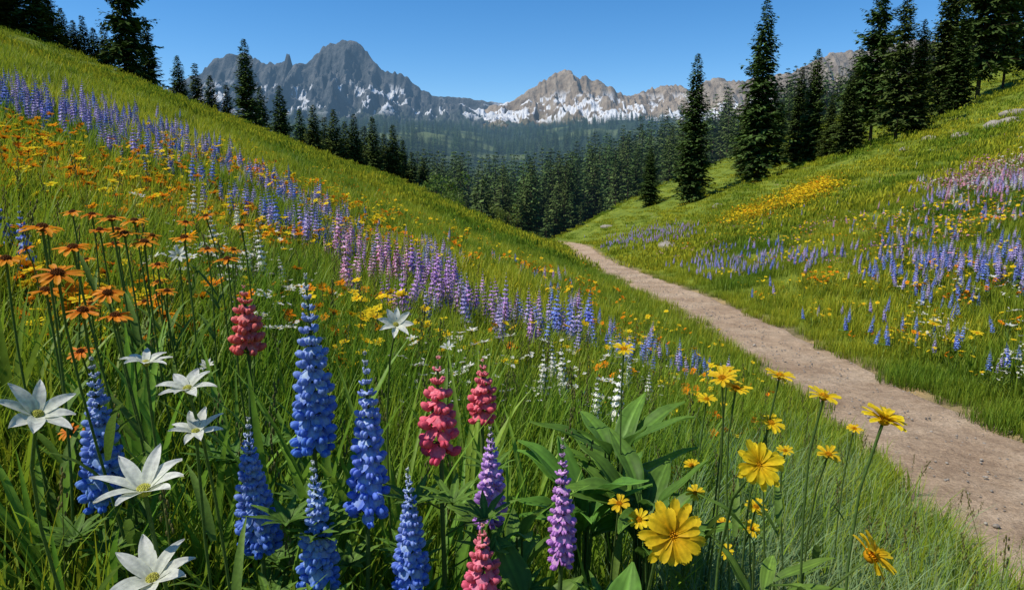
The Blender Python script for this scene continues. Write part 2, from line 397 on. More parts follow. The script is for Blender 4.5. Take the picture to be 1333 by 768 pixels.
# ---------------------------------------------------------------- mountains
def skyline(pts,yr):
    u=np.array([p[0] for p in pts],float);v=np.array([p[1] for p in pts],float)
    D=raydir(u,v);t=yr/D[:,1];return D[:,0]*t,D[:,2]*t
def mountain(name,pts,yr,depth,mat,seed,jag=9,amp=70,nx=620,ny=170,base=120):
    xs,zs=skyline(pts,yr);x=np.linspace(xs[0],xs[-1],nx);t=np.linspace(-1,.8,ny)
    T,Xg=np.meshgrid(t,x,indexing='ij')
    wob=(fbm(Xg*.004,Xg*0+seed,3,seed)-.5)*260
    Yg=yr+T*depth+wob*(1-np.abs(T)*.3)
    zr=np.interp(Xg+ (vnoise(Xg*.05,T*6,seed+3)-.5)*18*np.minimum(1,np.abs(T)*8),xs,zs)*(yr+wob)/yr
    zr=zr+(fbm(Xg*.035,Xg*0,3,seed+7)-.5)*jag*2.4+(vnoise(Xg*.09,Xg*0,seed+9)-.5)*jag*1.5
    a=np.abs(T)
    prof=np.where(a<.14,1-a/.14*.42,.58*((1-(a-.14)/.86))**1.35)*.8+.2*(1-a)**2
    Zg=base+(zr-base)*prof
    env=np.minimum(1,a*9)*(1-sstep(.75,1,a))
    rd=ridged(Xg*.0085+T*.6,T*2.0+seed,5,seed)-.55
    Zg=Zg+env*rd*amp*2*np.clip((zr-base)/300,.25,1.2)*(1-.35*sstep(.25,.6,a))
    Zg=Zg+env*(ridged(Xg*.035,Yg*.028,4,seed+5)-.5)*amp*.75
    grid_mesh(name,Xg,Yg,Zg,None,mat)
LEFT=[(90,190),(180,140),(235,110),(262,95),(280,76),(300,70),(318,71),(340,84),(362,81),(368,80),(371,69),(375,70),(379,84),(396,80),(414,63),(432,55),(446,53),(462,55),(478,70),(497,91),(507,93),(520,94),(533,106),(548,117),(575,130),(610,140),(660,150),(760,175)]
RIGHT=[(560,165),(610,150),(650,136),(672,128),(690,115),(706,106),(716,98),(727,94),(736,91),(744,94),(750,104),(762,99),(770,104),(778,105),(792,113),(806,120),(820,126),(836,122),(850,115),(868,112),(882,111),(905,119),(925,107),(942,100),(960,107),(985,103),(1005,98),(1030,94),(1060,79),(1080,72),(1100,67),(1125,66),(1150,57),(1200,52),(1260,55),(1333,60),(1400,90),(1500,150)]
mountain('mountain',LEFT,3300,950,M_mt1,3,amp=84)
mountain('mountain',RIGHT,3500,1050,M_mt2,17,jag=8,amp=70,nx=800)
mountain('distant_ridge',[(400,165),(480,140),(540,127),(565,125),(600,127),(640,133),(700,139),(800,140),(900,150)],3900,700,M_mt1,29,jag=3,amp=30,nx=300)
# ---------------------------------------------------------------- instancing
def variants_coll(name,meshes):
    c=bpy.data.collections.new(name)
    for i,m in enumerate(meshes):
        o=bpy.data.objects.new('%s_variant_%02d'%(name,i),m);c.objects.link(o)
    return c
def scatter(name,coll,P,rot,scl,idx,realize=False):
    n=len(P)
    me=bpy.data.meshes.new(name);me.vertices.add(n);me.vertices.foreach_set('co',np.asarray(P,np.float32).ravel())
    a=me.attributes.new('rot','FLOAT_VECTOR','POINT');a.data.foreach_set('vector',np.asarray(rot,np.float32).ravel())
    a=me.attributes.new('scl','FLOAT_VECTOR','POINT');sc3=np.asarray(scl,np.float32)
    if sc3.ndim==1: sc3=np.repeat(sc3[:,None],3,1)
    a.data.foreach_set('vector',np.ascontiguousarray(sc3).ravel())
    a=me.attributes.new('idx','INT','POINT');a.data.foreach_set('value',np.asarray(idx,np.int32))
    o=obj(name,me)
    ng=bpy.data.node_groups.new(name+'_gn','GeometryNodeTree')
    ng.interface.new_socket('Geometry',in_out='INPUT',socket_type='NodeSocketGeometry');ng.interface.new_socket('Geometry',in_out='OUTPUT',socket_type='NodeSocketGeometry')
    N=ng.nodes;L=ng.links;gi=N.new('NodeGroupInput');go=N.new('NodeGroupOutput')
    ci=N.new('GeometryNodeCollectionInfo');ci.inputs['Collection'].default_value=coll;ci.inputs['Separate Children'].default_value=True;ci.inputs['Reset Children'].default_value=True
    ip=N.new('GeometryNodeInstanceOnPoints');L.new(gi.outputs[0],ip.inputs['Points']);L.new(ci.outputs[0],ip.inputs['Instance']);ip.inputs['Pick Instance'].default_value=True
    def na(nm,t):
        k=N.new('GeometryNodeInputNamedAttribute');k.data_type=t;k.inputs['Name'].default_value=nm;return k.outputs['Attribute']
    L.new(na('idx','INT'),ip.inputs['Instance Index'])
    er=N.new('FunctionNodeEulerToRotation');L.new(na('rot','FLOAT_VECTOR'),er.inputs[0]);L.new(er.outputs[0],ip.inputs['Rotation'])
    L.new(na('scl','FLOAT_VECTOR'),ip.inputs['Scale']);last=ip.outputs[0]
    if realize:
        rn=N.new('GeometryNodeRealizeInstances');L.new(last,rn.inputs[0]);last=rn.outputs[0]
    L.new(last,go.inputs[0])
    md=o.modifiers.new('instances','NODES');md.node_group=ng;return o
def rz(n,tilt=.0): 
    r=np.zeros((n,3));r[:,2]=rng.random(n)*6.283;r[:,0]=rng.normal(0,1,n)*tilt;r[:,1]=rng.normal(0,1,n)*tilt;return r
# ---- conifers
def conifer(name,seed,H=20.,R=3.2,whorls=55,per=6,sprays=9,mat=None,crown0=.06,c0=(.03,.056,.016),c1=(.11,.16,.042),trunk=.26,irr=.25,qs=1.0):
    r=random.Random(seed);mb=MB()
    pts=[(math.sin(i*.9+seed)*.05*(i/8),math.cos(i*1.3+seed)*.05*(i/8),H*i/8) for i in range(9)]
    tube(mb,pts,[trunk*(1-i/8.3) for i in range(9)],(.085,.06,.045),7)
    QV=[];QC=[]
    for w in range(whorls):
        t=crown0+(1-crown0)*(w/(whorls-1))**.95
        tt=(t-crown0)/(1-crown0)
        Rl=R*(1-tt)**.85*(.55+.45*min(1,tt*7))+.10
        lump=1+irr*math.sin(w*.9+seed)*.5
        n=per if tt<.85 else 4
        for k in range(n):
            if r.random()<.06+irr*.15: continue
            a=k*6.283/n+w*1.1+r.uniform(-.4,.4);L=Rl*lump*r.uniform(.68,1.15)
            up=-.30+.95*tt**1.3+r.uniform(-.12,.12)
            h=np.array([math.cos(a),math.sin(a),0]);T=np.array([-h[1],h[0],0])
            p0=np.array([0,0,H*t*.985])
            def bp(s): return p0+h*L*s+np.array([0,0,1])*(L*(up*s-.25*s*s*(1-tt)+.18*s**3))
            if L>.8*R*.4:
                tube(mb,[p0,bp(.5),bp(.95)],[.035,.02,.008],(.07,.05,.04),3)
            ns=max(3,int(sprays*(.4+.6*L/R)))
            for i in range(ns):
                s=(i+r.random()*.8+.4)/ns
                c=bp(min(1,s))
                for sd in(-1,1):
                    if r.random()<.1: continue
                    ln=(L*.36*(1.08-s)+.34)*r.uniform(.6,1.2)*qs
                    d=nrm(h*r.uniform(.5,1.1)+T*sd*r.uniform(.5,1.1)+np.array([0,0,r.uniform(-.75,.12)]))
                    wd=ln*r.uniform(.3,.46);sdv=nrm(np.cross(d,np.array([r.uniform(-.6,.6),r.uniform(-.6,.6),1])))
                    cc=c+np.array([0,0,r.uniform(-.15,.1)])
                    QV.append([cc,cc+d*ln*.5+sdv*wd*.6,cc+d*ln,cc+d*ln*.45-sdv*wd*.6])
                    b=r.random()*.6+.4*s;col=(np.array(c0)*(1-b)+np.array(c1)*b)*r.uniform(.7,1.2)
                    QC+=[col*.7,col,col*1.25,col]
    Q=np.array(QV).reshape(-1,3);mb.add(Q,[(i,i+1,i+2,i+3) for i in range(0,len(Q),4)],np.array(QC))
    return mb.mesh(name,mat,smooth=False)
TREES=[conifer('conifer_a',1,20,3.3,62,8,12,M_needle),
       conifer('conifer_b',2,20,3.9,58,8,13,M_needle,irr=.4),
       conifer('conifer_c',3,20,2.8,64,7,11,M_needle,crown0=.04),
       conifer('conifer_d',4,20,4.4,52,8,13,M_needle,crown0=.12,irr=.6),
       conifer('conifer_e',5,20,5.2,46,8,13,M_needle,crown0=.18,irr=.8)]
def tree(u,vtop,y=None,vbase=None,var=0,wid=1.0,name='conifer_tree'):
    if vbase is not None:
        Q,ok=hit(u,vbase,0);p=Q[0]
        if not ok[0] or p[1]>140 or (y and p[1]>y*1.5): p=raydir(u,vbase);p=p*(y/p[1]);p[2]=float(terrain(p[0],p[1]))
    else:
        p=raydir(u,200.);p=p*(y/p[1]);p[2]=float(terrain(p[0],p[1]))
    D=raydir(u,vtop);top=D[2]*p[1]/D[1];H=top-p[2]
    s=H/20
    obj(name,TREES[var],(p[0],p[1],p[2]-.15),rot=(0,0,random.random()*6),scale=(s*wid,s*wid,s))
for t in [(845,190,90,268,1,1.35),(900,66,90,263,0,1.1),(985,-8,90,238,1,1.0),(1055,60,100,212,0,1.1),(1036,84,105,214,2,1.3),(1078,120,100,207,2,1.5),(1100,95,80,205,1,1.4),(1132,-40,80,190,4,.8),(1165,-30,84,186,3,.85),(1190,20,88,178,1,1.0),(1272,-190,62,128,3,.72),(1225,-80,75,150,1,.9),(1305,-120,66,116,4,.6),(1335,-60,62,106,3,.75),(1380,-100,60,90,1,1.0),(1245,0,82,146,2,1.3),(968,120,112,228,2,1.4),(1012,130,112,216,0,1.4),(1110,70,104,196,0,1.2)]:
    tree(t[0],t[1],t[2],t[3],t[4],t[5])
for t in [(-30,-160,66,1,1.2),(12,-110,70,1,1.3),(38,-50,72,0,1.5),(62,-90,72,3,1.0),(80,-30,76,1,1.2),(98,8,84,0,1.4),(112,24,84,1,1.3),(124,18,86,2,1.4),(137,34,86,0,1.3),(150,30,86,0,1.2),(178,-95,76,4,.7),(203,20,84,0,1.2),(240,70,88,0,1.3),(262,80,92,2,1.4),(280,96,95,0,1.3),(300,108,95,2,1.4),(326,48,84,0,1.15),(343,110,98,1,1.1),(368,109,92,1,1.1),(392,140,110,0,1.1),(410,134,100,1,1.1),(436,140,110,0,1.2),(462,146,112,1,1.0),(486,150,118,0,1.1),(512,160,120,1,1.1),(536,196,125,2,1.4),(424,150,116,2,1.3),(450,156,118,0,1.2),(475,162,122,2,1.3),(500,172,124,1,1.1),(524,180,128,0,1.2),(550,206,130,1,1.2)]:
    tree(t[0],t[1],t[2],None,t[3],t[4])
# ---- distant forest (instanced)
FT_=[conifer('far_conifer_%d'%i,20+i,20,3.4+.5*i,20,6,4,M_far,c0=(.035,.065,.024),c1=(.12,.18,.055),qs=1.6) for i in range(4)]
cf=variants_coll('far_conifers',FT_)
def forest(name,n,r0,r1,amax,h0,h1,seed):
    g=np.random.default_rng(seed)
    r=np.exp(g.uniform(math.log(r0),math.log(r1),n));a=g.uniform(-amax,amax,n)
    x=r*np.sin(a);y=r*np.cos(a)
    dens=fbm(x*.009,y*.009,4,33);keep=(dens<.61)|(y<600)
    keep&=~((x>6)&(x<400)&(y<124+8*g.random(n)));keep&=(y>112)
    keep&=~((x>40)&(y<200)&(g.random(n)<.6))
    x=x[keep];y=y[keep];z=terrain(x,y);m=len(x)
    hs=h0+(h1-h0)*np.clip((np.hypot(x,y)-120)/120,0,1)
    s=g.uniform(.5,1.4,m)*hs/20
    scatter(name,cf,np.stack([x,y,z-.3],1),rz(m,.02),np.stack([s*1.05,s*1.05,s],1),g.integers(0,4,m))
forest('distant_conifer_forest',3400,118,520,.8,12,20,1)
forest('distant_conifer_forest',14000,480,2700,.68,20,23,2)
# ---- shrubs
def shrub(name,seed,n=900,c=(.12,.19,.035)):
    r=random.Random(seed);mb=MB()
    for i in range(9):
        a=r.random()*6.28;e=np.array([math.cos(a)*.5,math.sin(a)*.5,r.uniform(.6,1.2)])
        tube(mb,[(0,0,0),e*.5,e],[.04,.025,.01],(.08,.06,.04),4)
    ctr=[np.array([r.gauss(0,.35),r.gauss(0,.35),r.uniform(.35,1.45)]) for _ in range(16)]
    V=[];Cc=[]
    for i in range(n):
        c0=r.choice(ctr);d=nrm([r.gauss(0,1),r.gauss(0,1),r.gauss(0,1)])*r.uniform(.5,1)*.36
        p=c0+d*(1-.25*c0[2]/1.5);a=nrm([r.gauss(0,1),r.gauss(0,1),r.gauss(0,1)]);b=nrm(np.cross(a,d));l=r.uniform(.07,.14)
        V+=[p,p+a*l*.5+b*l*.35,p+a*l,p+a*l*.5-b*l*.35];k=np.array(c)*r.uniform(.6,1.4);Cc+=[k]*4
    mb.add(V,[(i,i+1,i+2,i+3) for i in range(0,len(V),4)],Cc);return mb.mesh(name,M_leaf,False)
SH=[shrub('shrub_a',1,c=(.15,.22,.04)),shrub('shrub_b',2,1000,(.10,.17,.035))]
for (u,vb,y,h,k) in [(990,246,88,4.6,1),(972,250,88,3.0,1),(575,254,66,4.2,0),(590,264,62,2.4,0),(655,286,60,2.6,0),(700,300,60,1.0,1),(845,268,88,1.6,1)]:
    p=raydir(u,vb);p=p*(y/p[1]);p[2]=float(terrain(p[0],p[1]));s=h/1.7
    obj('shrub',SH[k],tuple(p-np.array([0,0,.1])),rot=(0,0,random.random()*6),scale=(s,s,s))
# ---------------------------------------------------------------- grass
def clump(name,seed,n,rad,h0,h1,w,c0,c1,seg=4,lean=.25,bend=1.1,mat=M_grass,seedheads=0):
    r=random.Random(seed);mb=MB()
    for i in range(n):
        a=r.random()*6.283;q=rad*math.sqrt(r.random());az=r.random()*6.283
        k=r.uniform(.75,1.25);yel=r.random()
        cc1=np.array(c1)*k*(np.array([1.35,1.05,.8]) if yel>.8 else 1)
        blade(mb,(q*math.cos(a),q*math.sin(a),-.02),az,r.uniform(h0,h1),w*r.uniform(.6,1.3),abs(r.gauss(0,lean)),r.uniform(.1,bend),np.array(c0)*k,cc1,seg)
    for i in range(seedheads):
        a=r.random()*6.283;q=rad*r.random();H=r.uniform(h1*1.0,h1*1.3);b=np.array([q*math.cos(a),q*math.sin(a),0]);e=b+np.array([r.uniform(-.12,.12),r.uniform(-.12,.12),H])
        tube(mb,stemcurve(b,e,None,.05,5),[.001]*5,(.16,.19,.07),3)
        for j in range(14):
            p=e+(b-e)*j*.012+np.array([r.uniform(-.008,.008),r.uniform(-.008,.008),0])
            mb.add(p+EV2*np.array([.0022,.0022,.006]),EF2,(.24,.21,.10))
    return mb.mesh(name,mat)
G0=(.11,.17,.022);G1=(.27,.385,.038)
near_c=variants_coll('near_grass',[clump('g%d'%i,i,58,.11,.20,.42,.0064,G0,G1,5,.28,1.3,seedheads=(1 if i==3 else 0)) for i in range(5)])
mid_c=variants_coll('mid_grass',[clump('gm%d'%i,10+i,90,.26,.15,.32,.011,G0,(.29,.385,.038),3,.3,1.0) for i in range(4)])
far_c=variants_coll('far_grass',[clump('gf%d'%i,20+i,90,.8,.10,.24,.036,(.16,.205,.028),(.29,.355,.042),2,.35,.8,M_gfar) for i in range(4)])
blue_c=variants_coll('blue_grass',[clump('gb%d'%i,30+i,95,.10,.25,.55,.0052,(.11,.17,.08),(.28,.40,.24),6,.35,1.7) for i in range(4)])
def sector(n,r0,r1,a0,a1,log=True):
    r=np.exp(rng.uniform(math.log(r0),math.log(r1),n)) if log else np.sqrt(rng.uniform(r0*r0,r1*r1,n))
    a=rng.uniform(a0,a1,n);return r*np.sin(a),r*np.cos(a)
def offpath(x,y,m=.66):
    s0=x-xpath(np.clip(y,-60,75));s=np.where(s0<0,np.abs(s0)-(wleft(y)-.6),s0);return s>m+(fbm(x*2.5,y*2.5,3,77)-.5)*.4
def pathscale(x,y): return np.where(np.abs(x-xpath(y))<1.2,.62,1)
x,y=sector(2700,.55,4.6,-1.15,1.15,False);k=offpath(x,y,.68);x,y=x[k],y[k];n=len(x)
sl=rng.uniform(.7,1.12,n)*(.85+.3*fbm(x*.8,y*.8,3,8))*pathscale(x,y)
sl*=.55+.45*sstep(.5,1.4,np.hypot(x,y))
scatter('meadow_grass',near_c,np.stack([x,y,terrain(x,y)],1),rz(n,.08),sl,rng.integers(0,5,n),True)
x,y=sector(10000,4.2,26,-.92,.92);k=offpath(x,y,.60);x,y=x[k],y[k];n=len(x)
sl=rng.uniform(.6,1.15,n)*pathscale(x,y)
scatter('meadow_grass',mid_c,np.stack([x,y,terrain(x,y)],1),rz(n,.06),sl,rng.integers(0,4,n),True)
x,y=sector(9500,22,130,-.88,.88);k=offpath(x,y,1.2);x,y=x[k],y[k];n=len(x)
sl=rng.uniform(.7,1.2,n)
scatter('meadow_grass',far_c,np.stack([x,y,terrain(x,y)],1),rz(n,.06),np.stack([sl,sl,sl*.8],1),rng.integers(0,4,n),True)
def inpoly(u,v,poly):
    poly=np.array(poly,float);c=np.zeros(len(u),bool);j=len(poly)-1
    for i in range(len(poly)):
        xi,yi=poly[i];xj,yj=poly[j]
        c^=((yi>v)!=(yj>v))&(u<(xj-xi)*(v-yi)/(yj-yi+1e-9)+xi);j=i
    return c
def polypts(poly,n,h,soft=1.0,clumpy=.5):
    p=np.array(poly,float);U=[];Vv=[]
    while sum(map(len,U))<n:
        u=rng.uniform(p[:,0].min(),p[:,0].max(),n*3);v=rng.uniform(p[:,1].min(),p[:,1].max(),n*3);k=inpoly(u,v,poly);U.append(u[k]);Vv.append(v[k])
    hgt=min(40,(p[:,1].max()-p[:,1].min()))
    u=np.concatenate(U)[:n];v=np.concatenate(Vv)[:n]
    u=u+rng.normal(0,14,n)*soft;v=v+rng.normal(0,1,n)*soft*(1+hgt*.13)
    Q,ok=hit(u,v,h);ok&=(Q[:,1]<140);Q=Q[ok];Q[:,2]=terrain(Q[:,0],Q[:,1]);k=offpath(Q[:,0],Q[:,1],.85)
    if clumpy: k&=(fbm(Q[:,0]*.9,Q[:,1]*.9,2,91)+rng.normal(0,.08,len(Q)))>.39
    return Q[k],u[ok][k]
Q,_=polypts([(880,560),(1000,540),(1120,600),(1240,700),(1290,790),(1290,900),(850,900),(830,700)],220,.25,.5,0)
scatter('blue_green_grass',blue_c,Q,rz(len(Q),.12),rng.uniform(.6,.95,len(Q)),rng.integers(0,4,len(Q)),True)
# ---------------------------------------------------------------- scattered flowers
def lup_mesh(name,seed,cb,ct,H=.5,L=.26,R=.032,tip=(.35,.42,.3),fl=1.2):
    r=random.Random(seed);random.seed(seed);mb=MB()
    e=np.array([r.uniform(-.03,.03),r.uniform(-.03,.03),H-L])
    tube(mb,[(0,0,0),e*.5+np.array([.01,0,0]),e],[.004,.003,.003],(.08,.14,.04),4)
    spike(mb,e,np.array([e[0]*.3,e[1]*.3,1]),L,R,cb,ct,tip,hi=False,whorls=11,per=6,fl=fl,r=r)
    for i in range(5):
        a=r.random()*6.28;z=r.uniform(.08,H-L);st=np.array([math.cos(a)*.07,math.sin(a)*.07,z+.05])
        for k in range(6):
            leafblade(mb,st,a+k*1.05,.045,.014,1.1,.3,(.10,.19,.03),(.15,.25,.04),2)
    return mb.mesh(name,M_petal2)
BL=((.14,.21,.76),(.30,.38,.84));LV=((.40,.33,.80),(.57,.51,.86));PU=((.52,.27,.72),(.66,.45,.82));PK=((.80,.32,.58),(.84,.54,.72));WH=((.80,.81,.74),(.84,.84,.78))
lup=[]
for c in(BL,BL,LV,LV,PU,PU,PK,PK,WH,WH):
    i=len(lup);lup.append(lup_mesh('lup%02d'%i,50+i,c[0],c[1],H=.44+.07*(i%2),L=.25+.06*(i%2),R=.038))
lup_c=variants_coll('lupines',lup)
def scat_lup(name,poly,n,kinds,s0=.75,s1=1.15,h=.33,grad=None,soft=1.0):
    Q,u=polypts(poly,n,h,soft);m=len(Q)
    if grad is None: idx=np.array(kinds)[rng.integers(0,len(kinds),m)]
    else:
        t=np.clip((u-grad[0])/(grad[1]-grad[0])+rng.normal(0,.12,m),0,.999);idx=np.array(kinds)[(t*len(kinds)).astype(int)]
    scatter(name,lup_c,Q,rz(m,.09),rng.uniform(s0,s1,m),idx)
scat_lup('lavender_lupine_patch',[(-60,75),(0,92),(60,105),(200,150),(330,205),(430,262),(430,302),(330,258),(200,195),(60,140),(0,125),(-60,100)],850,[0,2,2,3,1],.6,1.05)
scat_lup('pink_purple_lupine_patch',[(425,292),(500,318),(600,345),(700,372),(770,398),(750,420),(690,408),(600,385),(520,362),(440,335)],360,[6,7,6,4,5,2,5,4,2,3,1],.7,1.15,.38,(420,770),.8)
scat_lup('blue_lupine_patch',[(700,375),(820,420),(930,452),(925,475),(820,455),(720,410)],190,[0,1,2],.6,.95)
scat_lup('lavender_lupine_patch',[(300,215),(480,285),(650,330),(750,365),(760,385),(640,352),(450,305),(300,240)],430,[2,3,4,0],.5,.9)
scat_lup('blue_lupine_patch',[(1130,322),(1230,300),(1400,280),(1400,335),(1240,352),(1140,362)],270,[0,1,2,3],.75,1.15,soft=1.8)
scat_lup('blue_lupine_patch',[(895,340),(960,326),(1090,322),(1095,332),(990,345),(900,348)],360,[0,2,2,3],.55,1.0,.2,soft=1.6)
scat_lup('purple_lupine_patch',[(795,312),(830,302),(900,294),(905,299),(850,310),(800,322)],430,[2,3,4],.7,1.1,.2,soft=1.)
scat_lup('blue_lupine_patch',[(960,365),(1180,370),(1400,360),(1400,480),(1240,480),(1100,420)],120,[0,1,0,2],.65,1.0,soft=2)
scat_lup('white_lupine_patch',[(690,450),(740,440),(830,455),(850,500),(780,515),(700,500)],34,[8,9],.85,1.15,.38)
scat_lup('white_lupine_patch',[(225,235),(360,300),(370,335),(300,325),(230,260)],22,[8,9],.7,1.0,.36)
scat_lup('blue_lupine_patch',[(0,225),(70,225),(60,280),(0,285)],8,[0,1],.9,1.1,.38,soft=.3)
scat_lup('lavender_lupine_patch',[(1190,250),(1330,222),(1400,215),(1400,235),(1330,240),(1200,262)],280,[3,7,2,9],.65,1.05,.2,soft=1.7)
scat_lup('lavender_lupine_patch',[(900,300),(1150,240),(1400,180),(1400,300),(1150,310)],240,[3,2,7,0,9],.5,.85,.2,soft=2)
YE=((.88,.58,.02),(.92,.72,.035),(.55,.28,.01));OR=((.84,.24,.01),(.90,.38,.018),(.25,.08,.015));WD=((.80,.80,.72),(.85,.85,.82),(.6,.5,.08))
def bunch(name,seed,C,n,rad,D,H0,H1,wr=.24,npet=9,a0=.35,point=False,leaves=True):
    r=random.Random(seed);random.seed(seed);mb=MB()
    for i in range(n):
        a=r.random()*6.28;q=rad*math.sqrt(r.random());b=np.array([q*math.cos(a),q*math.sin(a),0.]);H=r.uniform(H0,H1)
        e=b+np.array([r.uniform(-.05,.05),r.uniform(-.05,.05),H]);nn=nrm([r.gauss(-.1,.35),r.gauss(-.35,.35),1])
        tube(mb,stemcurve(b,e,nn,.06,4),[.0022,.0018,.0015,.0015],(.08,.14,.04),3)
        head(mb,e,nn,D*r.uniform(.75,1.2),npet,wr,a0,a0-.35,C[0],C[1],C[2],point,0,3,3,.15,r)
        if leaves:
            for k in range(3): blade(mb,b+(e-b)*r.uniform(.1,.6),r.random()*6.28,.09,.012,.7,.6,(.10,.17,.03),(.18,.27,.05),3)
    return mb.mesh(name,M_petal2)
fl=[bunch('fl00',1,YE,1,.02,.055,.28,.42),bunch('fl01',2,YE,3,.09,.05,.22,.42),bunch('fl02',3,OR,1,.02,.06,.26,.38),bunch('fl03',4,OR,3,.10,.055,.2,.38),
    bunch('fl04',5,WD,2,.06,.055,.22,.36,.17,8,.4,True),bunch('fl05',6,WD,8,.12,.024,.22,.34,.3,6),
    bunch('fl06',7,YE,12,.5,.075,.2,.34,.35,6,leaves=False),bunch('fl07',8,OR,8,.5,.065,.2,.34,.35,6,leaves=False),bunch('fl08',9,((.76,.27,.45),(.80,.45,.58),(.5,.2,.1)),10,.4,.065,.2,.34,.35,6,leaves=False),bunch('fl09',10,WD,10,.5,.055,.2,.3,.35,6,leaves=False)]
fl_c=variants_coll('daisies',fl)
def scat_fl(name,poly,n,kinds,s0=.7,s1=1.1,h=.3,soft=1.0):
    Q,u=polypts(poly,n,h,soft);m=len(Q);scatter(name,fl_c,Q,rz(m,.1),rng.uniform(s0,s1,m),np.array(kinds)[rng.integers(0,len(kinds),m)])
scat_fl('orange_wildflower_patch',[(-40,140),(60,150),(190,190),(330,240),(430,290),(400,310),(300,300),(150,262),(-40,225)],680,[2,3,3,1,1],.7,1.15,soft=1.8)
scat_fl('orange_wildflower_patch',[(0,260),(200,275),(400,320),(470,370),(330,400),(150,400),(0,330)],150,[2,3,1],.75,1.1,.36)
scat_fl('yellow_wildflower_patch',[(200,170),(380,222),(560,285),(740,352),(800,390),(760,395),(640,345),(470,300),(300,240),(180,190)],950,[0,1,1,3,3],.75,1.2)
scat_fl('yellow_wildflower_patch',[(400,350),(640,400),(800,420),(950,455),(1010,540),(900,545),(800,470),(640,450),(440,430)],280,[0,1,1,3],.7,1.1,.36,1.5)
scat_fl('yellow_wildflower_patch',[(700,385),(860,410),(980,470),(930,480),(800,440)],240,[0,1,3],.65,1.05,.3)
scat_fl('white_wildflower_patch',[(520,430),(700,430),(870,480),(860,530),(700,520),(540,480)],130,[4,5,5],.75,1.15,.34)
scat_fl('white_wildflower_patch',[(150,220),(420,330),(400,420),(250,360)],54,[4,5],.7,1.05,.34)
scat_fl('yellow_wildflower_streak',[(935,290),(1000,262),(1085,230),(1085,242),(1030,264),(945,292)],720,[6,6,6,7],.75,1.15,.2,.5)
scat_fl('yellow_wildflower_patch',[(760,300),(1000,290),(1333,250),(1333,300),(1100,330),(900,322)],400,[6,1,1,7,8],.6,.95,.2,2)
scat_fl('yellow_wildflower_patch',[(960,345),(1400,300),(1400,460),(1250,470),(1080,410)],440,[0,1,3,1],.75,1.2,.3,2)
scat_fl('yellow_wildflower_patch',[(700,290),(1000,215),(1400,130),(1400,250),(1000,290),(760,305)],360,[6,9,7,6,8],.4,.8,.2,2)
scat_fl('pink_wildflower_patch',[(1230,232),(1333,206),(1400,195),(1400,212),(1333,222),(1240,246)],260,[8,8,9],.7,1.1,.2)
scat_fl('orange_wildflower_patch',[(1050,352),(1075,350),(1080,366),(1055,368)],20,[3,2],.9,1.2,.3)
scat_fl('white_wildflower_patch',[(1150,370),(1400,340),(1400,480),(1270,480)],190,[5,4],.75,1.1,.3)
scat_fl('orange_wildflower_patch',[(300,160),(560,270),(700,330),(640,320),(460,262)],120,[7,6],.4,.7,.2)
# ---------------------------------------------------------------- foreground flowers (each its own object)
def ground(x,y): return float(terrain(x,y))
def lupine(name,u,vt,vb,size,cb,ct,tip,R=.135,whorls=16,per=7,lean=0.,fl=1.0,p0=.05,p1=1.2,leaves=True):
    px=vb-vt;d=F*size/px
    top=at(u+lean,vt,d);bot=at(u,vb,d);bot[1]=top[1]-.0;bot[2]=top[2]-size
    g=np.array([bot[0]+random.uniform(-.03,.03),bot[1]+random.uniform(0,.05),0]);g[2]=ground(g[0],g[1])
    mb=MB();tube(mb,stemcurve(g,bot,top-bot,.04),[.0048,.0045,.0043,.004,.0038,.0036,.0034],(.10,.17,.05),7)
    spike(mb,bot,top-bot,size,size*R,cb,ct,tip,True,whorls,per,fl,p0,p1)
    if leaves:
        for i in range(7):
            a=random.random()*6.28;z=g+(bot-g)*random.uniform(.2,.92);st=z+np.array([math.cos(a)*.07,math.sin(a)*.07,.04])
            tube(mb,[z,(z+st)/2+np.array([0,0,.008]),st],[.0014]*3,(.10,.18,.04),4)
            for k in range(9): leafblade(mb,st,a+k*.7,.06*random.uniform(.8,1.1),.013,1.0,.35,(.08,.17,.03),(.13,.25,.04),4)
    mb.v=[v-g for v in mb.v]
    return obj(name,mb.mesh(name,M_petal),tuple(g))
B0=(.10,.23,.86);B1=(.40,.49,.88);TB=(.58,.62,.64)
for a in [(115,465,672,.24,.175),(397,357,600,.27,.155),(470,458,690,.26,.155),(330,543,730,.21,.18),(405,600,790,.21,.185),(530,610,790,.20,.17)]:
    lupine('blue_lupine',a[0],a[1],a[2],a[3],B0,B1,TB,R=a[4],lean=random.uniform(-4,4))
lupine('purple_lupine',636,556,690,.17,(.48,.24,.76),(.60,.42,.82),(.5,.52,.45),R=.20,whorls=13)
lupine('purple_lupine',733,570,745,.19,(.58,.24,.70),(.66,.38,.76),(.5,.5,.42),R=.14,whorls=14)
for a in [(318,374,462,.12,.34,(.84,.17,.19)),(572,466,602,.16,.27,(.84,.10,.16)),(627,470,552,.12,.32,(.84,.14,.18)),(628,685,800,.11,.30,(.85,.13,.27))]:
    lupine('red_paintbrush_flower',a[0],a[1],a[2],a[3],a[5],(.86,.25,.28),(.84,.38,.38),R=a[4],whorls=8,per=6,fl=1.05,p0=.25,p1=1.2)
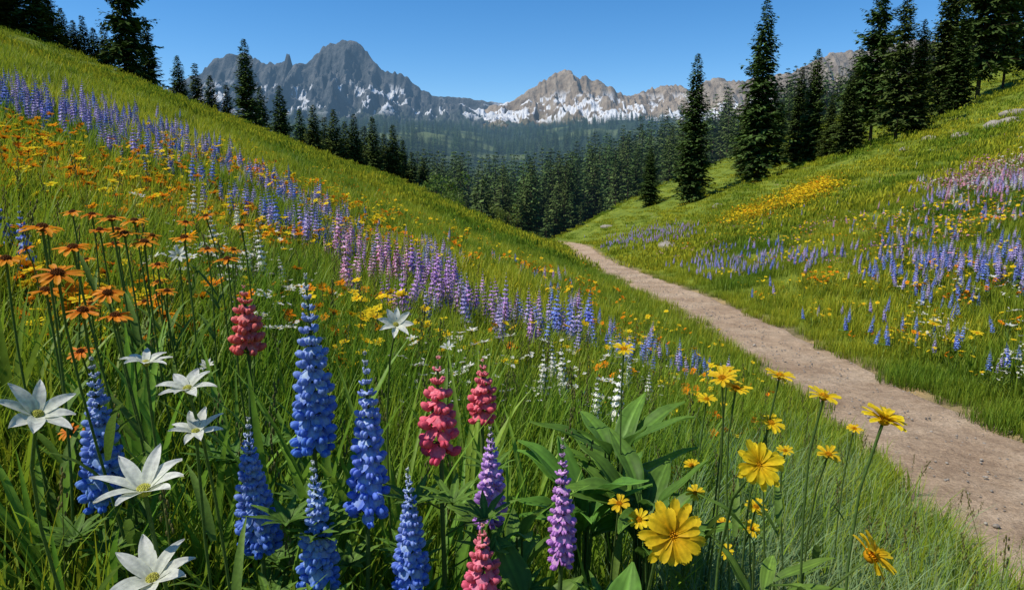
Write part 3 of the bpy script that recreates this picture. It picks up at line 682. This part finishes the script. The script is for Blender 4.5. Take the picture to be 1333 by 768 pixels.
def daisy(name,u,v,px,D,kind,tilt=(0,-.3,1),leaves=3):
    d=F*D/px;h=at(u,v,d);n=nrm(tilt)
    if u>1180 and v<470:
        Q,ok=hit(u,v,.36);h=Q[0];D=min(.12,px*h[1]/F)
    g=np.array([h[0]+random.uniform(-.06,.06),h[1]+random.uniform(.0,.10),0]);g[2]=ground(g[0],g[1])
    mb=MB()
    tube(mb,stemcurve(g,h,n,.05),[.0026,.0024,.0022,.002,.0018,.0018,.002],(.12,.20,.05),6)
    if kind=='w': head(mb,h,n,D,8,.175,.62,.0,(.72,.76,.62),(.86,.87,.86),(.5,.5,.10),True,0,8,5,.07)
    if kind=='y': head(mb,h,n,D,12,.155,.34,-.15,(.86,.52,.01),(.92,.70,.025),(.66,.34,.008),False,.07,7,5,.13,layers=2 if px>55 else 1)
    if kind=='o': head(mb,h,n,D,11,.15,.05,-.35,(.84,.20,.01),(.90,.38,.018),(.18,.06,.012),False,.05,6,5,.14)
    for i in range(leaves):
        blade(mb,g+(h-g)*random.uniform(.1,.7),random.random()*6.28,random.uniform(.08,.16),.014,.6,.8,(.10,.18,.03),(.17,.28,.05),5,.4)
    mb.v=[q-g for q in mb.v];obj(name,mb.mesh(name,M_petal),tuple(g))
for a in [(48,542,105,.085,(.5,-.25,.9)),(190,474,66,.07,(.1,-.15,1)),(245,508,82,.075,(-.1,-.25,1)),(255,564,76,.07,(.1,-.25,1)),(188,640,125,.085,(0,-.1,1)),(200,756,125,.085,(0,-.3,1)),(515,424,55,.07,(.3,-.7,.8)),(232,333,28,.06,(.3,-.8,.6)),(1292,361,34,.07,(0,-.2,1)),(1315,425,28,.06,(0,-.2,1)),(583,453,22,.05,(0,-.5,1)),(270,478,26,.05,(0,-.5,1))]:
    daisy('white_daisy',a[0],a[1],a[2],a[3],'w',a[4])
for a in [(875,696,88,.062,(-.05,-1,.45)),(986,606,68,.06,(.1,-.8,.6)),(1150,548,60,.06,(.3,-.1,1)),(1072,517,46,.055,(.2,-.15,1)),(1015,490,40,.055,(.2,-.15,1)),(940,493,40,.055,(-.2,-.3,1)),(958,506,40,.055,(.1,-.2,1)),(948,484,30,.05,(0,-.2,1)),(1132,724,72,.06,(.75,-.35,.7)),(832,676,32,.045,(-.3,-.7,.6)),(940,682,26,.045,(0,-.4,1)),(984,660,30,.045,(.1,-.5,1)),(978,688,26,.04,(.1,-.6,.8)),(1078,592,34,.05,(.1,-.4,1)),(1003,551,36,.05,(.2,-.4,1)),(806,656,32,.045,(0,-.35,1)),(944,718,24,.04,(0,-.6,1)),(812,455,32,.05,(0,-.3,1)),(905,642,26,.04,(0,-.5,1)),(868,612,22,.04,(0,-.5,1)),(900,606,24,.045,(0,-.5,1)),(1022,587,22,.04,(0,-.4,1)),(1215,422,30,.06,(0,-.3,1)),(1272,434,30,.06,(0,-.3,1)),(1112,558,22,.045,(0,-.3,1)),(920,520,26,.05,(0,-.3,1))]:
    daisy('yellow_daisy',a[0],a[1],a[2],a[3],'y',a[4])
OL=[(55,297,52,.058,(0,-.05,1)),(8,338,46,.055,(.1,-.1,1)),(95,323,46,.055,(0,-.1,1)),(75,357,58,.06,(.2,-.3,1)),(60,379,46,.055,(0,-.1,1)),(108,405,48,.055,(.1,-.2,1)),(150,412,46,.055,(0,-.1,1)),(140,382,42,.055,(.2,-.4,1)),(105,458,34,.05,(0,-.4,1)),(145,285,38,.055,(0,-.1,1)),(175,288,34,.055,(0,-.1,1)),(162,305,38,.055,(0,-.1,1)),(188,316,38,.055,(.1,-.2,1)),(150,318,32,.055,(0,-.1,1)),(120,280,30,.055,(0,-.1,1)),(240,310,36,.055,(0,-.1,1)),(296,338,34,.055,(0,-.1,1)),(92,560,34,.045,(0,-.4,1)),(130,300,30,.05,(0,-.1,1)),(205,345,26,.05,(0,-.2,1)),(270,325,26,.05,(0,-.2,1))]
for i in range(16): OL.append((random.uniform(10,330),random.uniform(275,400),random.uniform(20,30),.05,(random.uniform(-.3,.3),-.2,1)))
for a in OL: daisy('orange_daisy',a[0],a[1],a[2],a[3],'o',a[4],leaves=4)
# ---- strap leaves and broad-leaf plants
def plant_at(u,v,d): 
    p=at(u,v,d);return np.array([p[0],p[1],ground(p[0],p[1])])
def strap(u,v,d,n,L0,L1,W,c0,c1,name='strap_leaf_plant'):
    g=plant_at(u,v,d);mb=MB()
    for i in range(n):
        blade(mb,(random.gauss(0,.03),random.gauss(0,.03),0),random.random()*6.28,random.uniform(L0,L1),W*random.uniform(.6,1.2),random.uniform(.03,.38),random.uniform(.1,1.1),c0,np.array(c1)*random.uniform(.8,1.2),9,.35)
    obj(name,mb.mesh(name,M_leaf),tuple(g))
for a in [(430,600,1.25,18,.5,.72),(500,560,1.35,18,.5,.70),(560,640,1.2,16,.4,.6),(330,600,1.3,14,.45,.68),(250,640,1.2,14,.35,.55),(370,650,1.05,14,.35,.5),(600,600,1.6,14,.45,.7),(690,560,1.7,14,.4,.65),(450,700,.95,12,.3,.42),(150,560,1.5,14,.4,.6),(60,640,1.1,12,.35,.5),(10,560,1.4,12,.4,.6),(830,640,1.25,10,.3,.5),(780,700,1.05,8,.25,.4),(660,640,1.3,14,.35,.55),(540,700,1.0,12,.3,.42),(200,600,1.3,12,.4,.6),(300,700,1.0,12,.3,.45),(100,700,1.0,12,.3,.45)]:
    strap(a[0],a[1],a[2],a[3],a[4],a[5],.021,(.11,.21,.03),(.23,.40,.045))
def broad(u,v,d,n,L0,L1,W,hz,c0=(.08,.18,.03),c1=(.16,.31,.045),name='broad_leaf_plant'):
    g=plant_at(u,v,d);top=at(u,v,d);hz=max(.05,top[2]-g[2]-hz);mb=MB()
    for i in range(n):
        az=i*2.4+random.uniform(-.3,.3);b=np.array([math.cos(az)*.02,math.sin(az)*.02,hz*random.uniform(.75,1)])
        tube(mb,[(0,0,0),b*.6,b],[.004,.003,.002],(.08,.15,.04),5)
        leafblade(mb,b,az,random.uniform(L0,L1),W*random.uniform(.8,1.15),random.uniform(.45,1.2),random.uniform(.2,.8),c0,np.array(c1)*random.uniform(.8,1.25),10)
    obj(name,mb.mesh(name,M_leaf),tuple(g))
for a in [(760,590,1.4,16,.14,.20,.05,.06),(840,600,1.35,16,.14,.20,.05,.07),(800,565,1.55,16,.14,.20,.05,.04),(690,730,1.02,6,.08,.11,.045,.05),(800,800,.80,5,.08,.11,.04,.04),(50,810,.9,6,.10,.13,.03,.06),(670,650,1.2,7,.10,.14,.035,.05),(1000,660,1.15,6,.1,.14,.025,.06)]:
    broad(*a)
# ---- stones
def stone(seed):
    ev,ef=ell(10,7);n=fbm(ev[:,0]*2+seed,ev[:,1]*2+ev[:,2]*1.7,3,seed);mb=MB();mb.add(ev*(.65+.7*n[:,None])*np.array([1,.8,.55]),ef,(1,1,1));return mb.mesh('stone%d'%seed,M_rock)
ST=[stone(i) for i in range(1,5)];st_c=variants_coll('stones',ST)
yy=rng.uniform(1.5,30,2200);xx=xpath(yy)+rng.normal(0,.42,2200);k=np.abs(xx-xpath(yy))<.8;xx,yy=xx[k],yy[k];n=len(xx)
scatter('path_gravel',st_c,np.stack([xx,yy,terrain(xx,yy)+.008],1),rz(n,.3),rng.uniform(.004,.013,n)*np.where(rng.random(n)>.96,2.0,1),rng.integers(0,4,n))
for (u,v,s) in [(1296,166,.6),(1318,160,.5),(1250,178,.4),(870,322,.5),(868,318,.35),(1210,182,.4),(790,296,.5),(745,290,.4),(1325,150,.6),(1180,196,.3),(935,270,.5)]:
    Q,ok=hit(u,v);p=Q[0]
    if ok[0]: obj('boulder',ST[random.randrange(4)],(p[0],p[1],p[2]+.02),rot=(0,0,random.random()*6),scale=(s*1.3,s*.9,s*.8))
# ---------------------------------------------------------------- light, sky, camera
sd=nrm([-.56,-.12,.80]);el=math.asin(sd[2]);rot=math.atan2(sd[0],sd[1])
sun=bpy.data.lights.new('sun','SUN');sun.energy=5.0;sun.angle=math.radians(.5);sun.color=(1,.925,.78)
so_=bpy.data.objects.new('sun',sun);sc.collection.objects.link(so_);so_.rotation_euler=Vector(sd).to_track_quat('Z','Y').to_euler()
w=bpy.data.worlds.new('World');sc.world=w;w.use_nodes=True;nt=w.node_tree;bg=nt.nodes['Background']
sky=nt.nodes.new('ShaderNodeTexSky');sky.sky_type='NISHITA';sky.sun_disc=False;sky.sun_elevation=el;sky.sun_rotation=rot
sky.altitude=1800;sky.air_density=1.0;sky.dust_density=.1;sky.ozone_density=3.5
hs=nt.nodes.new('ShaderNodeHueSaturation');hs.inputs['Saturation'].default_value=1.3;hs.inputs['Hue'].default_value=.5;nt.links.new(sky.outputs[0],hs.inputs['Color'])
nt.links.new(hs.outputs[0],bg.inputs[0]);bg.inputs[1].default_value=.15
cam=bpy.data.cameras.new('camera');cam.lens=LENS;cam.sensor_width=36;cam.clip_start=.05;cam.clip_end=20000
co=bpy.data.objects.new('camera',cam);sc.collection.objects.link(co);co.location=(0,0,0);co.rotation_euler=(math.pi/2-PITCH,0,0);sc.camera=co
sc.view_settings.view_transform='Standard';sc.view_settings.look='None';sc.view_settings.exposure=0
